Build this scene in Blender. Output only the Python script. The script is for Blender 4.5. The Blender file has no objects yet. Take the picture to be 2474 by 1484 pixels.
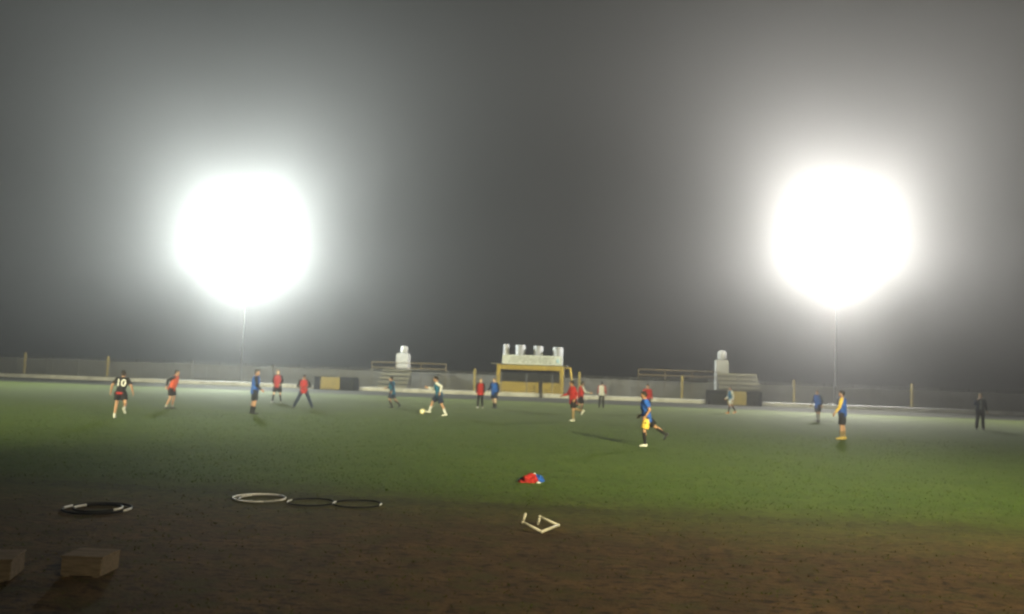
import bpy, bmesh, math, random
from mathutils import Vector, Matrix, noise
random.seed(11)
C = bpy.context.scene
COL = C.collection
rad = math.radians
V = Vector

# ------------------------------------------------------------------ camera
F, CX, CY = 2142.0, 1236.5, 742.0          # focal length and centre in pixels of a 2473 px wide picture
CAMZ = 2.3
R = Matrix.Rotation(rad(6), 3, 'Z') @ Matrix.Rotation(rad(93.85), 3, 'X') @ Matrix.Rotation(rad(2.0), 3, 'Z')
cam = bpy.data.objects.new('camera', bpy.data.cameras.new('camera'))
COL.objects.link(cam)
cam.matrix_world = Matrix.Translation((0, 0, CAMZ)) @ R.to_4x4()
cam.data.lens = 36 * F / 2473
cam.data.clip_end = 3000
cam.data.dof.use_dof = True
cam.data.dof.focus_distance = 13.0
cam.data.dof.aperture_fstop = .9
C.camera = cam


def ray(u, v):
    return R @ V(((u - CX) / F, -(v - CY) / F, -1))


def G(u, v, z=0.0):
    """point of the ground seen at a pixel"""
    d = ray(u, v)
    return V((0, 0, CAMZ)) + d * ((z - CAMZ) / d.z)


def atY(u, v, Y):
    d = ray(u, v)
    return V((0, 0, CAMZ)) + d * (Y / d.y)


# ------------------------------------------------------------------ materials
def mat(name, c, rough=.85, var=.25, scale=6.0, bump=0.0, spec=.3, c2=None, emit=0.0, stretch=(1, 1, 1), detail=4):
    m = bpy.data.materials.new(name)
    m.use_nodes = True
    nt = m.node_tree
    b = nt.nodes['Principled BSDF']
    b.inputs['Roughness'].default_value = rough
    b.inputs['Specular IOR Level'].default_value = spec
    tc = nt.nodes.new('ShaderNodeTexCoord')
    mp = nt.nodes.new('ShaderNodeMapping')
    mp.inputs['Scale'].default_value = stretch
    nz = nt.nodes.new('ShaderNodeTexNoise')
    nz.inputs['Scale'].default_value = scale
    nz.inputs['Detail'].default_value = detail
    nt.links.new(tc.outputs['Object'], mp.inputs[0])
    nt.links.new(mp.outputs[0], nz.inputs['Vector'])
    mx = nt.nodes.new('ShaderNodeMix')
    mx.data_type = 'RGBA'
    d = c2 or tuple(x * (1 - var) for x in c)
    e = c if c2 else tuple(min(1, x * (1 + var)) for x in c)
    mx.inputs['A'].default_value = (*d, 1)
    mx.inputs['B'].default_value = (*e, 1)
    cr = nt.nodes.new('ShaderNodeMapRange')
    cr.inputs['From Min'].default_value = .3
    cr.inputs['From Max'].default_value = .7
    nt.links.new(nz.outputs['Fac'], cr.inputs['Value'])
    nt.links.new(cr.outputs[0], mx.inputs['Factor'])
    nt.links.new(mx.outputs['Result'], b.inputs['Base Color'])
    if bump:
        bp = nt.nodes.new('ShaderNodeBump')
        bp.inputs['Strength'].default_value = bump
        bp.inputs['Distance'].default_value = .02
        nt.links.new(nz.outputs['Fac'], bp.inputs['Height'])
        nt.links.new(bp.outputs[0], b.inputs['Normal'])
    if emit:
        b.inputs['Emission Color'].default_value = (1, 1, .96, 1)
        b.inputs['Emission Strength'].default_value = emit
    return m


def cloth(name, c):
    return mat(name, c, .92, .22, 14, .25, .15)


M = {}
M['black_cloth'] = cloth('black_cloth', (.012, .012, .015))
M['navy_cloth'] = cloth('navy_cloth', (.014, .022, .05))
M['dark_grey_cloth'] = cloth('dark_grey_cloth', (.03, .032, .036))
M['red_cloth'] = cloth('red_cloth', (.3, .022, .022))
M['orange_cloth'] = cloth('orange_cloth', (.45, .075, .035))
M['blue_cloth'] = cloth('blue_cloth', (.018, .075, .34))
M['teal_cloth'] = cloth('teal_cloth', (.015, .1, .2))
M['white_cloth'] = cloth('white_cloth', (.5, .51, .55))
M['grey_cloth'] = cloth('grey_cloth', (.3, .31, .33))
M['yellow_cloth'] = cloth('yellow_cloth', (.6, .42, .08))
M['khaki_cloth'] = cloth('khaki_cloth', (.2, .15, .08))
M['skin'] = mat('skin', (.36, .2, .135), .6, .12, 9, 0, .35)
M['pale_skin'] = mat('pale_skin', (.58, .4, .3), .6, .1, 9, 0, .35)
M['tan_skin'] = mat('tan_skin', (.3, .16, .095), .6, .12, 9, 0, .35)
M['eye_dark'] = mat('eye_dark', (.02, .015, .012), .4, .1)
M['lip'] = mat('lip', (.3, .1, .08), .6, .1)
M['dark_hair'] = mat('dark_hair', (.012, .009, .007), .7, .4, 40, .3)
M['brown_hair'] = mat('brown_hair', (.05, .03, .018), .7, .4, 40, .3)
M['fair_hair'] = mat('fair_hair', (.3, .2, .1), .7, .3, 40, .3)
M['white_shoe'] = mat('white_shoe', (.5, .5, .5), .5, .1, 20)
M['black_shoe'] = mat('black_shoe', (.015, .015, .017), .5, .3, 20)
M['orange_shoe'] = mat('orange_shoe', (.75, .28, .04), .5, .2, 20)
M['yellow_shoe'] = mat('yellow_shoe', (.5, .36, .08), .5, .2, 20)
M['yellow_paint'] = mat('yellow_paint', (.56, .42, .07), .75, .22, 2.2, .1, c2=(.46, .33, .06))
M['pale_yellow_paint'] = mat('pale_yellow_paint', (.36, .29, .1), .75, .2, 2.2, .1)
M['white_paint'] = mat('white_paint', (.42, .42, .41), .75, .12, 3, .1)
M['dirty_white_paint'] = mat('dirty_white_paint', (.82, .83, .86), .85, .2, 1.3, .1, c2=(.48, .48, .48), stretch=(1, 1, .5))
M['tank_white'] = mat('tank_white', (.3, .31, .32), .6, .1, 2)
M['bench_paint'] = mat('bench_paint', (.24, .23, .18), .8, .2, 2.5, .1)
M['concrete'] = mat('concrete', (.13, .13, .125), .9, .25, 1.5, .2, c2=(.08, .08, .075))
M['dark_shell'] = mat('dark_shell', (.02, .024, .024), .6, .3, 3)
M['dark_inside'] = mat('dark_inside', (.006, .006, .009), .9, .3, 3)  # near-black colour puts the shade of the openings into the surface
M['mast_paint'] = mat('mast_paint', (.03, .031, .033), .8, .15, 4, 0, .2)
M['steel'] = mat('steel', (.09, .092, .095), .55, .12, 4, 0, .5)
M['wire'] = mat('wire', (.16, .17, .17), .5, .15, 4, 0, .5)
M['rail_yellow'] = mat('rail_yellow', (.15, .11, .045), .6, .25, 3)
M['sign_white'] = mat('sign_white', (.8, .86, .93), .6, .06, 2)
M['sign_ink'] = mat('sign_ink', (.03, .05, .08), .7, .2, 5)
M['sign_blue'] = mat('sign_blue', (.12, .3, .38), .7, .2, 5)
M['dark_wood'] = mat('dark_wood', (.03, .028, .024), .9, .3, 8, .3, stretch=(1, 1, .15))
M['lamp_glass'] = mat('lamp_glass', (.8, .8, .8), .3, .02, 1, 0, .5, emit=30)
M['pipe_white'] = mat('pipe_white', (.74, .72, .6), .4, .1, 8, 0, .5)
M['black_plastic'] = mat('black_plastic', (.008, .008, .009), .5, .3, 12, 0, .2)
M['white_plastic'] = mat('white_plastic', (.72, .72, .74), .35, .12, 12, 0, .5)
M['grey_plastic'] = mat('grey_plastic', (.3, .3, .31), .35, .2, 12, 0, .5)
M['old_wood'] = mat('old_wood', (.27, .21, .15), .85, .3, 5, .4, c2=(.13, .1, .07), stretch=(1, 6, 6))
M['ball_yellow'] = mat('ball_yellow', (.75, .65, .2), .5, .1, 9)
M['ball_white'] = mat('ball_white', (.75, .75, .72), .5, .1, 9)


def field_material(name, blades=False):
    """green pitch that wears into brown earth towards the near side"""
    m = bpy.data.materials.new(name)
    m.use_nodes = True
    nt = m.node_tree
    N, L = nt.nodes, nt.links
    b = N['Principled BSDF']
    b.inputs['Roughness'].default_value = .85
    b.inputs['Specular IOR Level'].default_value = .25
    tc = N.new('ShaderNodeNewGeometry')
    sep = N.new('ShaderNodeSeparateXYZ')
    L.new(tc.outputs['Position'], sep.inputs[0])

    def nz(scale, st=(1, 1, 1), detail=5, rough=.6):
        mp = N.new('ShaderNodeMapping')
        mp.inputs['Scale'].default_value = st
        n = N.new('ShaderNodeTexNoise')
        n.inputs['Scale'].default_value = scale
        n.inputs['Detail'].default_value = detail
        n.inputs['Roughness'].default_value = rough
        L.new(tc.outputs['Position'], mp.inputs[0])
        L.new(mp.outputs[0], n.inputs['Vector'])
        return n.outputs['Fac']

    def mr(x, a, c, lo=0.0, hi=1.0, smooth=True):
        r = N.new('ShaderNodeMapRange')
        if smooth:
            r.interpolation_type = 'SMOOTHSTEP'
        for k, q in (('From Min', a), ('From Max', c), ('To Min', lo), ('To Max', hi)):
            r.inputs[k].default_value = q
        L.new(x, r.inputs['Value'])
        return r.outputs[0]

    def mth(op, a, c):
        q = N.new('ShaderNodeMath')
        q.operation = op
        for k, x in ((0, a), (1, c)):
            if isinstance(x, (int, float)):
                q.inputs[k].default_value = x
            else:
                L.new(x, q.inputs[k])
        return q.outputs[0]

    def mix(f, a, c):
        q = N.new('ShaderNodeMix')
        q.data_type = 'RGBA'
        L.new(f, q.inputs['Factor'])
        for k, x in (('A', a), ('B', c)):
            if isinstance(x, tuple):
                q.inputs[k].default_value = (*x, 1)
            else:
                L.new(x, q.inputs[k])
        return q.outputs['Result']

    big = nz(.22, (.6, 1, 1), 3)
    mid = nz(1.6, (.7, 1, 1), 5)
    fine = nz(9, (.55, 1, 1), 5, .7)
    vfine = nz(38, (.6, 1, 1), 3, .7)
    green = mix(mr(big, .35, .65), (.045, .094, .006), (.062, .12, .01))
    green = mix(mr(mid, .38, .68), green, (.08, .13, .016))
    green = mix(mr(sep.outputs['Y'], 26, 56, 0, .8), green, (.1, .125, .022))  # paler, yellower green towards the far side
    green = mix(mr(fine, .48, .62), green, (.035, .058, .006))
    green = mix(mr(nz(16, (.5, 1, 1), 4, .7), .56, .68), green, (.125, .14, .04))
    brown = mix(mr(mid, .36, .66), (.1, .062, .026), (.16, .098, .042))
    brown = mix(mr(fine, .47, .62), brown, (.03, .018, .009))
    brown = mix(mr(nz(3.1, (.6, 1, 1), 5), .47, .66), brown, (.085, .072, .022))
    # where the turf gives way to bare earth
    edge = mth('ADD', sep.outputs['Y'], mth('MULTIPLY', mth('ADD', mid, -.5), 3.0))
    edge = mth('ADD', edge, mth('MULTIPLY', mth('ADD', big, -.5), 3.0))
    edge = mth('ADD', edge, mth('MULTIPLY', mth('ADD', fine, -.5), 2.0))
    col = mix(mr(edge, 11.4, 17.4), brown, green)
    # a furrow of dark, trodden soil along the near touchline
    fy = mth('ADD', sep.outputs['Y'], mth('MULTIPLY', mth('ADD', mid, -.5), .6))
    fur = mth('MULTIPLY', mr(mth('ABSOLUTE', mth('ADD', fy, -14.75), 0), .16, .5, 1, 0), mr(fine, .35, .6))
    col = mix(mth('MULTIPLY', fur, .6), col, (.016, .014, .006))
    if not blades:
        hgt = mth('ADD', mth('MULTIPLY', fine, .7), mth('MULTIPLY', vfine, .5))
        bp = N.new('ShaderNodeBump')
        bp.inputs['Strength'].default_value = .7
        bp.inputs['Distance'].default_value = .05
        L.new(hgt, bp.inputs['Height'])
        L.new(bp.outputs[0], b.inputs['Normal'])
        col = mix(mr(vfine, .5, .75), col, (.012, .012, .006))
    L.new(col, b.inputs['Base Color'])
    if blades:
        tr = N.new('ShaderNodeBsdfTranslucent')
        L.new(col, tr.inputs['Color'])
        ms = N.new('ShaderNodeMixShader')
        ms.inputs[0].default_value = .5
        L.new(b.outputs[0], ms.inputs[1])
        L.new(tr.outputs[0], ms.inputs[2])
        L.new(ms.outputs[0], N['Material Output'].inputs['Surface'])
    return m


M['field'] = field_material('field')

def blade_material(name, c):
    m = mat(name, c, .8, .3, 3)
    nt = m.node_tree
    b = nt.nodes['Principled BSDF']
    tr = nt.nodes.new('ShaderNodeBsdfTranslucent')
    ms = nt.nodes.new('ShaderNodeMixShader')
    nt.links.new(b.inputs['Base Color'].links[0].from_socket, tr.inputs['Color'])
    nt.links.new(b.outputs[0], ms.inputs[1])
    nt.links.new(tr.outputs[0], ms.inputs[2])
    nt.links.new(ms.outputs[0], nt.nodes['Material Output'].inputs['Surface'])
    return m


M['blades'] = blade_material('blades', (.08, .125, .018))
M['pale_blades'] = blade_material('pale_blades', (.11, .13, .035))
M['dry_blades'] = blade_material('dry_blades', (.13, .1, .04))
M['earth'] = mat('earth', (.02, .02, .012), .95, .4, 2.5, .5, c2=(.009, .01, .006))


# ------------------------------------------------------------------ object helpers
def tag(o, label=None, cat=None, group=None, kind=None):
    for k, x in (('label', label), ('category', cat), ('group', group), ('kind', kind)):
        if x:
            o[k] = x
    return o


def empty(name, loc=(0, 0, 0), rz=0.0):
    o = bpy.data.objects.new(name, None)
    o.empty_display_size = .3
    o.location = loc
    o.rotation_euler = (0, 0, rz)
    COL.objects.link(o)
    return o


def obj(name, bm, m, parent=None, smooth=False):
    bmesh.ops.recalc_face_normals(bm, faces=bm.faces[:])
    me = bpy.data.meshes.new(name)
    bm.to_mesh(me)
    bm.free()
    for x in (m if isinstance(m, (list, tuple)) else [m]):
        me.materials.append(x)
    if smooth:
        for p in me.polygons:
            p.use_smooth = True
    o = bpy.data.objects.new(name, me)
    COL.objects.link(o)
    if parent:
        o.parent = parent
    return o


def box(bm, c, s, rz=0.0, bev=0.0):
    b2 = bmesh.new()
    bmesh.ops.create_cube(b2, size=1)
    for v in b2.verts:
        v.co = V((v.co.x * s[0], v.co.y * s[1], v.co.z * s[2]))
    if bev:
        bmesh.ops.bevel(b2, geom=b2.edges[:], offset=bev, segments=2, affect='EDGES', profile=.6)
    mt = Matrix.Translation(c) @ Matrix.Rotation(rz, 4, 'Z')
    mp = {v: bm.verts.new(mt @ v.co) for v in b2.verts}
    for f in b2.faces:
        bm.faces.new([mp[v] for v in f.verts])
    b2.free()


def frame(d):
    d = d.normalized()
    up = V((0, 0, 1)) if abs(d.z) < .95 else V((0, 1, 0))
    a = up.cross(d).normalized()
    return a, d.cross(a)


def loft(bm, rings, n=14, cap=True):
    """rings: (centre, axis a, axis b, radius a, radius b)"""
    prev, first = None, None
    for c, a, b, ra, rb in rings:
        rv = [bm.verts.new(c + a * (ra * math.cos(2 * math.pi * k / n)) + b * (rb * math.sin(2 * math.pi * k / n))) for k in range(n)]
        if prev:
            for k in range(n):
                bm.faces.new((prev[k], prev[(k + 1) % n], rv[(k + 1) % n], rv[k]))
        else:
            first = rv
        prev = rv
    if cap:
        bm.faces.new(first[::-1])
        bm.faces.new(prev)


def tube(bm, p0, p1, r0, r1=None, n=10):
    p0, p1 = V(p0), V(p1)
    a, b = frame(p1 - p0)
    r1 = r0 if r1 is None else r1
    loft(bm, [(p0, a, b, r0, r0), (p1, a, b, r1, r1)], n)


def ball(bm, c, r, sub=2, mt=None):
    """ellipsoid; r is a number or three radii, mt turns it"""
    rr = (r, r, r) if isinstance(r, (int, float)) else r
    m = Matrix.Translation(c) @ (mt.to_4x4() if mt else Matrix()) @ Matrix.Diagonal((*rr, 1))
    bmesh.ops.create_icosphere(bm, subdivisions=sub, radius=1, matrix=m)


def capsule(bm, p0, p1, r0, r1):
    tube(bm, p0, p1, r0, r1, 12)
    ball(bm, p0, r0)
    ball(bm, p1, r1)


def fused(name, bm, m, parent, voxel=.011, smooth_it=2, wrinkle=0.0, seed=0):
    """one continuous skin round all the shapes in bm"""
    bmesh.ops.recalc_face_normals(bm, faces=bm.faces[:])
    me = bpy.data.meshes.new('draft')
    bm.to_mesh(me)
    bm.free()
    o = bpy.data.objects.new('draft', me)
    COL.objects.link(o)
    md = o.modifiers.new('r', 'REMESH')
    md.mode = 'VOXEL'
    md.voxel_size = voxel
    if smooth_it:
        sm = o.modifiers.new('s', 'SMOOTH')
        sm.factor = .5
        sm.iterations = smooth_it
    dg = bpy.context.evaluated_depsgraph_get()
    me2 = bpy.data.meshes.new_from_object(o.evaluated_get(dg))
    bpy.data.objects.remove(o)
    bpy.data.meshes.remove(me)
    me2.name = name
    if wrinkle:
        nor = [v.normal.copy() for v in me2.vertices]
        for v, nn in zip(me2.vertices, nor):
            q = v.co * 9 + V((seed * 3.1, 0, 0))
            v.co += nn * (noise.noise(q) * wrinkle + noise.noise(q * 2.7) * wrinkle * .5)
    me2.materials.clear()
    for x in (m if isinstance(m, (list, tuple)) else [m]):
        me2.materials.append(x)
    for p in me2.polygons:
        p.use_smooth = True
    r = bpy.data.objects.new(name, me2)
    COL.objects.link(r)
    r.parent = parent
    return r


# ------------------------------------------------------------------ the ground
FAR = G(1237, 968).y                        # far edge of the turf
VERGE = FAR + 8.4


def sheet(name, x0, x1, y0, y1, z, m, nx=1, ny=1, wave=0.0, zf=None):
    bm = bmesh.new()
    vs = [[bm.verts.new((x0 + (x1 - x0) * i / nx, y0 + (y1 - y0) * j / ny + (wave * noise.noise(V((i * .37, j * 5.1, 3))) if j in (0, ny) else 0),
                         z + (zf(j / ny) if zf else 0))) for i in range(nx + 1)] for j in range(ny + 1)]
    for j in range(ny):
        for i in range(nx):
            bm.faces.new((vs[j][i], vs[j][i + 1], vs[j + 1][i + 1], vs[j + 1][i]))
    return tag(obj(name, bm, m), kind='structure')


sheet('ground', -330, 330, -60, 440, -.006, M['field'])
sheet('pitch', -75, 75, 15.4, FAR, -.003, M['field'], 150, 1, .7)
sheet('earth_verge', -110, 110, FAR - .4, VERGE + 7, .004, M['earth'], 220, 6, .35, lambda t: .05 * math.sin(math.pi * min(1, t * 2)))

bm = bmesh.new()
for k in range(52000):
    t = random.random() ** 1.6
    y = 6.5 + t * 30
    x = random.uniform(-1, 1) * y * .64 - y * .1
    if noise.noise(V((x * .9, y * .9, 0))) + random.uniform(-.5, .5) < -.25:
        continue
    turf = y > 15.6 + 1.2 * noise.noise(V((x * .4, y * .4, 7)))
    if not turf and random.random() < .8:
        continue
    h = random.uniform(.012, .032) * (1 if turf else .75)
    w = random.uniform(.006, .013) * (1 + y * .02)
    a = random.uniform(0, math.pi)
    lx, ly = random.uniform(-.03, .03), random.uniform(-.03, .03)
    dx, dy = math.cos(a) * w, math.sin(a) * w
    fc = bm.faces.new((bm.verts.new((x - dx, y - dy, -.005)), bm.verts.new((x + dx, y + dy, -.005)), bm.verts.new((x + lx, y + ly, h))))
    fc.material_index = (0 if random.random() < .8 else 1) if turf else (1 if random.random() < .7 else 2)
me = bpy.data.meshes.new('grass')
bm.to_mesh(me)
bm.free()
for q in ('blades', 'pale_blades', 'dry_blades'):
    me.materials.append(M[q])
o = bpy.data.objects.new('grass', me)
COL.objects.link(o)
tag(o, 'short worn grass on the near part of the pitch', 'grass', kind='stuff')

# ------------------------------------------------------------------ far side: wall, fence, buildings
YW = VERGE + .3                             # low white wall
YF = YW + .5                                # wire fence
X0, X1 = -62, 48
wx0, wx1 = X0, X1
zw = atY(1237, 948.5, YW).z
bm = bmesh.new()
box(bm, ((wx0 + wx1) / 2, YW, zw / 2 - .05), (wx1 - wx0, .22, zw + .1), bev=.015)
w = obj('low_wall', bm, M['dirty_white_paint'])
tag(w, 'low white painted wall running along the far side of the pitch', 'wall')

zf = atY(1237, 899, YF).z
fence = tag(empty('wire_fence', (0, YF, 0)), 'long wire fence on yellow posts behind the low white wall', 'fence')
main_u = [-330, -140, 62, 262, 465, 660, 1147, 1400, 1648, 1918, 2203, 2480, 2740]
posts = [atY(u, 890 + (u - 1237) * .035, YF).x for u in main_u]
for i, x in enumerate(posts):
    bm = bmesh.new()
    h = zf + (.12 if main_u[i] not in (465, 660) else -.1) + random.uniform(-.05, .08)
    box(bm, (x, 0, h / 2 - .1), (.16, .14, h + .2), bev=.02)
    box(bm, (x, 0, h + .015), (.19, .17, .03), bev=.008)
    obj('post', bm, M['pale_yellow_paint' if main_u[i] not in (465, 660) else 'concrete'], fence)
for a, b in zip(posts, posts[1:]):
    bm = bmesh.new()
    x0, x1, z0, z1 = a + .1, b - .1, zw * .6, zf - .1
    n = int((x1 - x0 + z1 - z0) / .13)
    for k in range(n):
        for s in (1, -1):
            # diagonal wires of the mesh, clipped to the panel
            c = k * .13
            pa = (c - (z1 - z0), z1 - z0) if s > 0 else (c - (z1 - z0), 0)
            pb = (c, 0) if s > 0 else (c, z1 - z0)
            xa, za, xb, zb = *pa, *pb
            wd = x1 - x0
            sl = (zb - za) / (xb - xa)
            if xa < 0:
                za -= xa * sl
                xa = 0
            if xb > wd:
                zb -= (xb - wd) * sl
                xb = wd
            if xb - xa > .05:
                tube(bm, (x0 + xa, -.004 * s, z0 + za), (x0 + xb, -.004 * s, z0 + zb), .0035, n=3)
    for z in (z0, z1):
        tube(bm, (x0, .012, z), (x1, .012, z), .006, n=5)
    obj('wire_mesh', bm, M['wire'], fence)
    k = max(1, round((x1 - x0) / 2.1))
    for j in range(1, k):
        bm = bmesh.new()
        tube(bm, (x0 + (x1 - x0) * j / k, .03, -.1), (x0 + (x1 - x0) * j / k, .03, zf - .05), .03, n=8)
        obj('thin_post', bm, M['steel'], fence)

YB = YF + 6
zb = atY(1237, 908, YB).z
bm = bmesh.new()
x = X0 - 12
while x < X1 + 12:
    wdt = 3.0
    box(bm, (x + wdt / 2, YB, zb / 2 - .1), (wdt - .02, .16, zb + .2 + random.uniform(-.03, .03)))
    box(bm, (x, YB - .02, zb / 2), (.24, .26, zb + .12))
    x += wdt
tag(obj('boundary_wall', bm, M['concrete']), 'plain grey boundary wall of concrete panels behind the wire fence', 'wall')

# booth -------------------------------------------------------------
Y = YF + 1.6


def PX(u, v=920, Yq=None):
    return atY(u, v, Yq or Y).x


def PZ(v, u=1237, Yq=None):
    return atY(u, v, Yq or Y).z


bx0, bx1 = PX(1199), PX(1361)
uc = 1280
zt, zop, zob, zpb = PZ(883, uc), PZ(894, uc), PZ(925, uc), PZ(949, uc)
bw, bd = bx1 - bx0, 2.2
booth = tag(empty('booth', ((bx0 + bx1) / 2, Y, 0)), 'yellow match booth with a wide dark opening under a white sign', 'booth')
h = bw / 2
bm = bmesh.new()
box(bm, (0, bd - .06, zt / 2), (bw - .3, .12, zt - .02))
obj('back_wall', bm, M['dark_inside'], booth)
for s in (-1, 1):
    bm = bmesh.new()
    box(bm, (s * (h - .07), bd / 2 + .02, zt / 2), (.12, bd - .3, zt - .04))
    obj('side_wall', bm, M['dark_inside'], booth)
    bm = bmesh.new()
    box(bm, (s * (h - .16), .02, zt / 2 - .1), (.3, .28, zt + .2), bev=.02)
    obj('pillar', bm, M['yellow_paint'], booth)
bm = bmesh.new()
box(bm, (0, -.03, (zt + zop) / 2), (bw - .64, .2, zt - zop), bev=.015)
obj('fascia', bm, M['yellow_paint'], booth)
bm = bmesh.new()
box(bm, (-.1, bd / 2 - .06, zt + .06), (bw + .7, bd + .3, .1), bev=.015)
obj('roof', bm, M['concrete'], booth)
bm = bmesh.new()
box(bm, (0, bd / 2, .02), (bw - .3, bd - .3, .1))
obj('floor', bm, M['concrete'], booth)
gx = PX(1306) - (bx0 + bx1) / 2
for a, b in ((-h + .34, gx - .16), (gx + .16, h - .34)):
    bm = bmesh.new()
    box(bm, ((a + b) / 2, -.02, (zob + zpb) / 2), (b - a, .12, zob - zpb), bev=.012)
    box(bm, ((a + b) / 2, .0, zpb / 2 - .05), (b - a - .1, .08, zpb + .08))
    p = obj('front_panel', bm, M['yellow_paint'], booth)
    bm = bmesh.new()
    box(bm, ((a + b) / 2, .0, zob + .02), (b - a + .04, .3, .035), bev=.008)
    obj('ledge', bm, M['yellow_paint'], p)
bm = bmesh.new()
box(bm, (gx, .03, zob / 2), (.24, .1, zob))
obj('doorway_post', bm, M['dark_inside'], booth)
bm = bmesh.new()
b0 = PX(1376) - (bx0 + bx1) / 2
tube(bm, (b0, .3, zt - .1), (b0 + .35, -.2, .0), .07, n=8)
tube(bm, (b0 - .02, .3, zt - .12), (h - .1, .3, zt - .12), .05, n=8)
obj('brace', bm, M['yellow_paint'], booth)
# the sign with three rows of small lettering and an emblem
sx0, sx1 = PX(1214, 870) - (bx0 + bx1) / 2, PX(1358, 870) - (bx0 + bx1) / 2
sz0, sz1 = PZ(881, uc), PZ(859, uc)
bm = bmesh.new()
box(bm, ((sx0 + sx1) / 2, -.2, (sz0 + sz1) / 2), (sx1 - sx0, .05, sz1 - sz0), bev=.008)
sign = obj('sign_board', bm, M['sign_white'], booth)
bm = bmesh.new()
sw = sx1 - sx0
for r, (a, b) in enumerate(((.15, .86), (.14, .84), (.1, .82))):
    x = sx0 + sw * a
    zc = sz1 - (sz1 - sz0) * (.22 + .25 * r)
    while x < sx0 + sw * b:
        wl = random.uniform(.06, .1)
        kind = random.randrange(3)
        ht = .12
        if random.random() < .15:
            x += .07
            continue
        if kind != 1:
            box(bm, (x + .012, -.229, zc), (.026, .008, ht))
        if kind != 2:
            box(bm, (x + wl / 2, -.2285, zc + ht / 2 - .01), (wl - .012, .007, .026))
        box(bm, (x + wl / 2, -.2288, zc - (.0 if kind == 2 else ht / 2 - .01)), (wl - .012, .0075, .026))
        x += wl + .02
obj('lettering', bm, M['sign_ink'], sign)
bm = bmesh.new()
ec = V((sx0 + sw * .925, -.228, (sz0 + sz1) / 2 - .02))
for k in range(5):
    a0 = rad(90 + 72 * k)
    tube(bm, ec + V((0, .001 * k, 0)), ec + V((math.cos(a0) * .2, .001 * k, math.sin(a0) * .24)), .05, .012, n=4)
obj('emblem', bm, M['sign_blue'], sign)
for s in (-.4, 0, .4):
    bm = bmesh.new()
    tube(bm, ((sx0 + sx1) / 2 + s * sw, -.14, zt), ((sx0 + sx1) / 2 + s * sw, -.14, sz1 - .1), .03, n=6)
    obj('sign_support', bm, M['steel'], booth)
# white cylinders on the roof
Yt = Y + 1.2
for i, (u0, u1) in enumerate(((1216, 1230), (1245, 1269), (1289, 1312), (1335, 1360))):
    x0, x1 = PX(u0, 845, Yt), PX(u1, 845, Yt)
    r = (x1 - x0) / 2
    z0, z1 = zt + .11, PZ(833 + (u0 - 1237) * .03, 1237, Yt)
    t = tag(empty('water_tank', ((x0 + x1) / 2, Yt, z0)),
            ('narrow grey cylinder on the booth roof, first from the left behind the sign', 'white cylinder on the booth roof, second from the left behind the sign',
             'white cylinder on the booth roof, third from the left behind the sign', 'widest white cylinder on the booth roof, behind the right end of the sign')[i],
            'tank', 'cylinders on the booth roof')
    bm = bmesh.new()
    hh = z1 - z0 - .06
    loft(bm, [(V((0, 0, q * hh)), V((1, 0, 0)), V((0, 1, 0)), r * f, r * f) for q, f in
              ((0, 1), (.33, 1), (.335, .985), (.345, .985), (.35, 1), (.67, 1), (.675, .985), (.685, .985), (.69, 1), (1, 1))], 24)
    obj('barrel', bm, M['grey_plastic' if i == 0 else 'tank_white'], t)
    bm = bmesh.new()
    loft(bm, [(V((0, 0, hh + q)), V((1, 0, 0)), V((0, 1, 0)), r * f, r * f) for q, f in ((0, .985), (.035, .985), (.05, .96), (.06, .9))], 24)
    obj('lid', bm, M['grey_plastic' if i == 0 else 'tank_white'], t)

# dark post in front of the booth
q = G(1306, 966)
bm = bmesh.new()
box(bm, (0, 0, .6), (.17, .16, 1.3), bev=.02)
box(bm, (0, 0, 1.27), (.2, .19, .06), bev=.015)
o = obj('wooden_post', bm, M['dark_wood'])
o.location = (PX(1307, 950, YW - .5), YW - .5, 0)
tag(o, 'thick dark post in front of the yellow booth', 'post')


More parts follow.
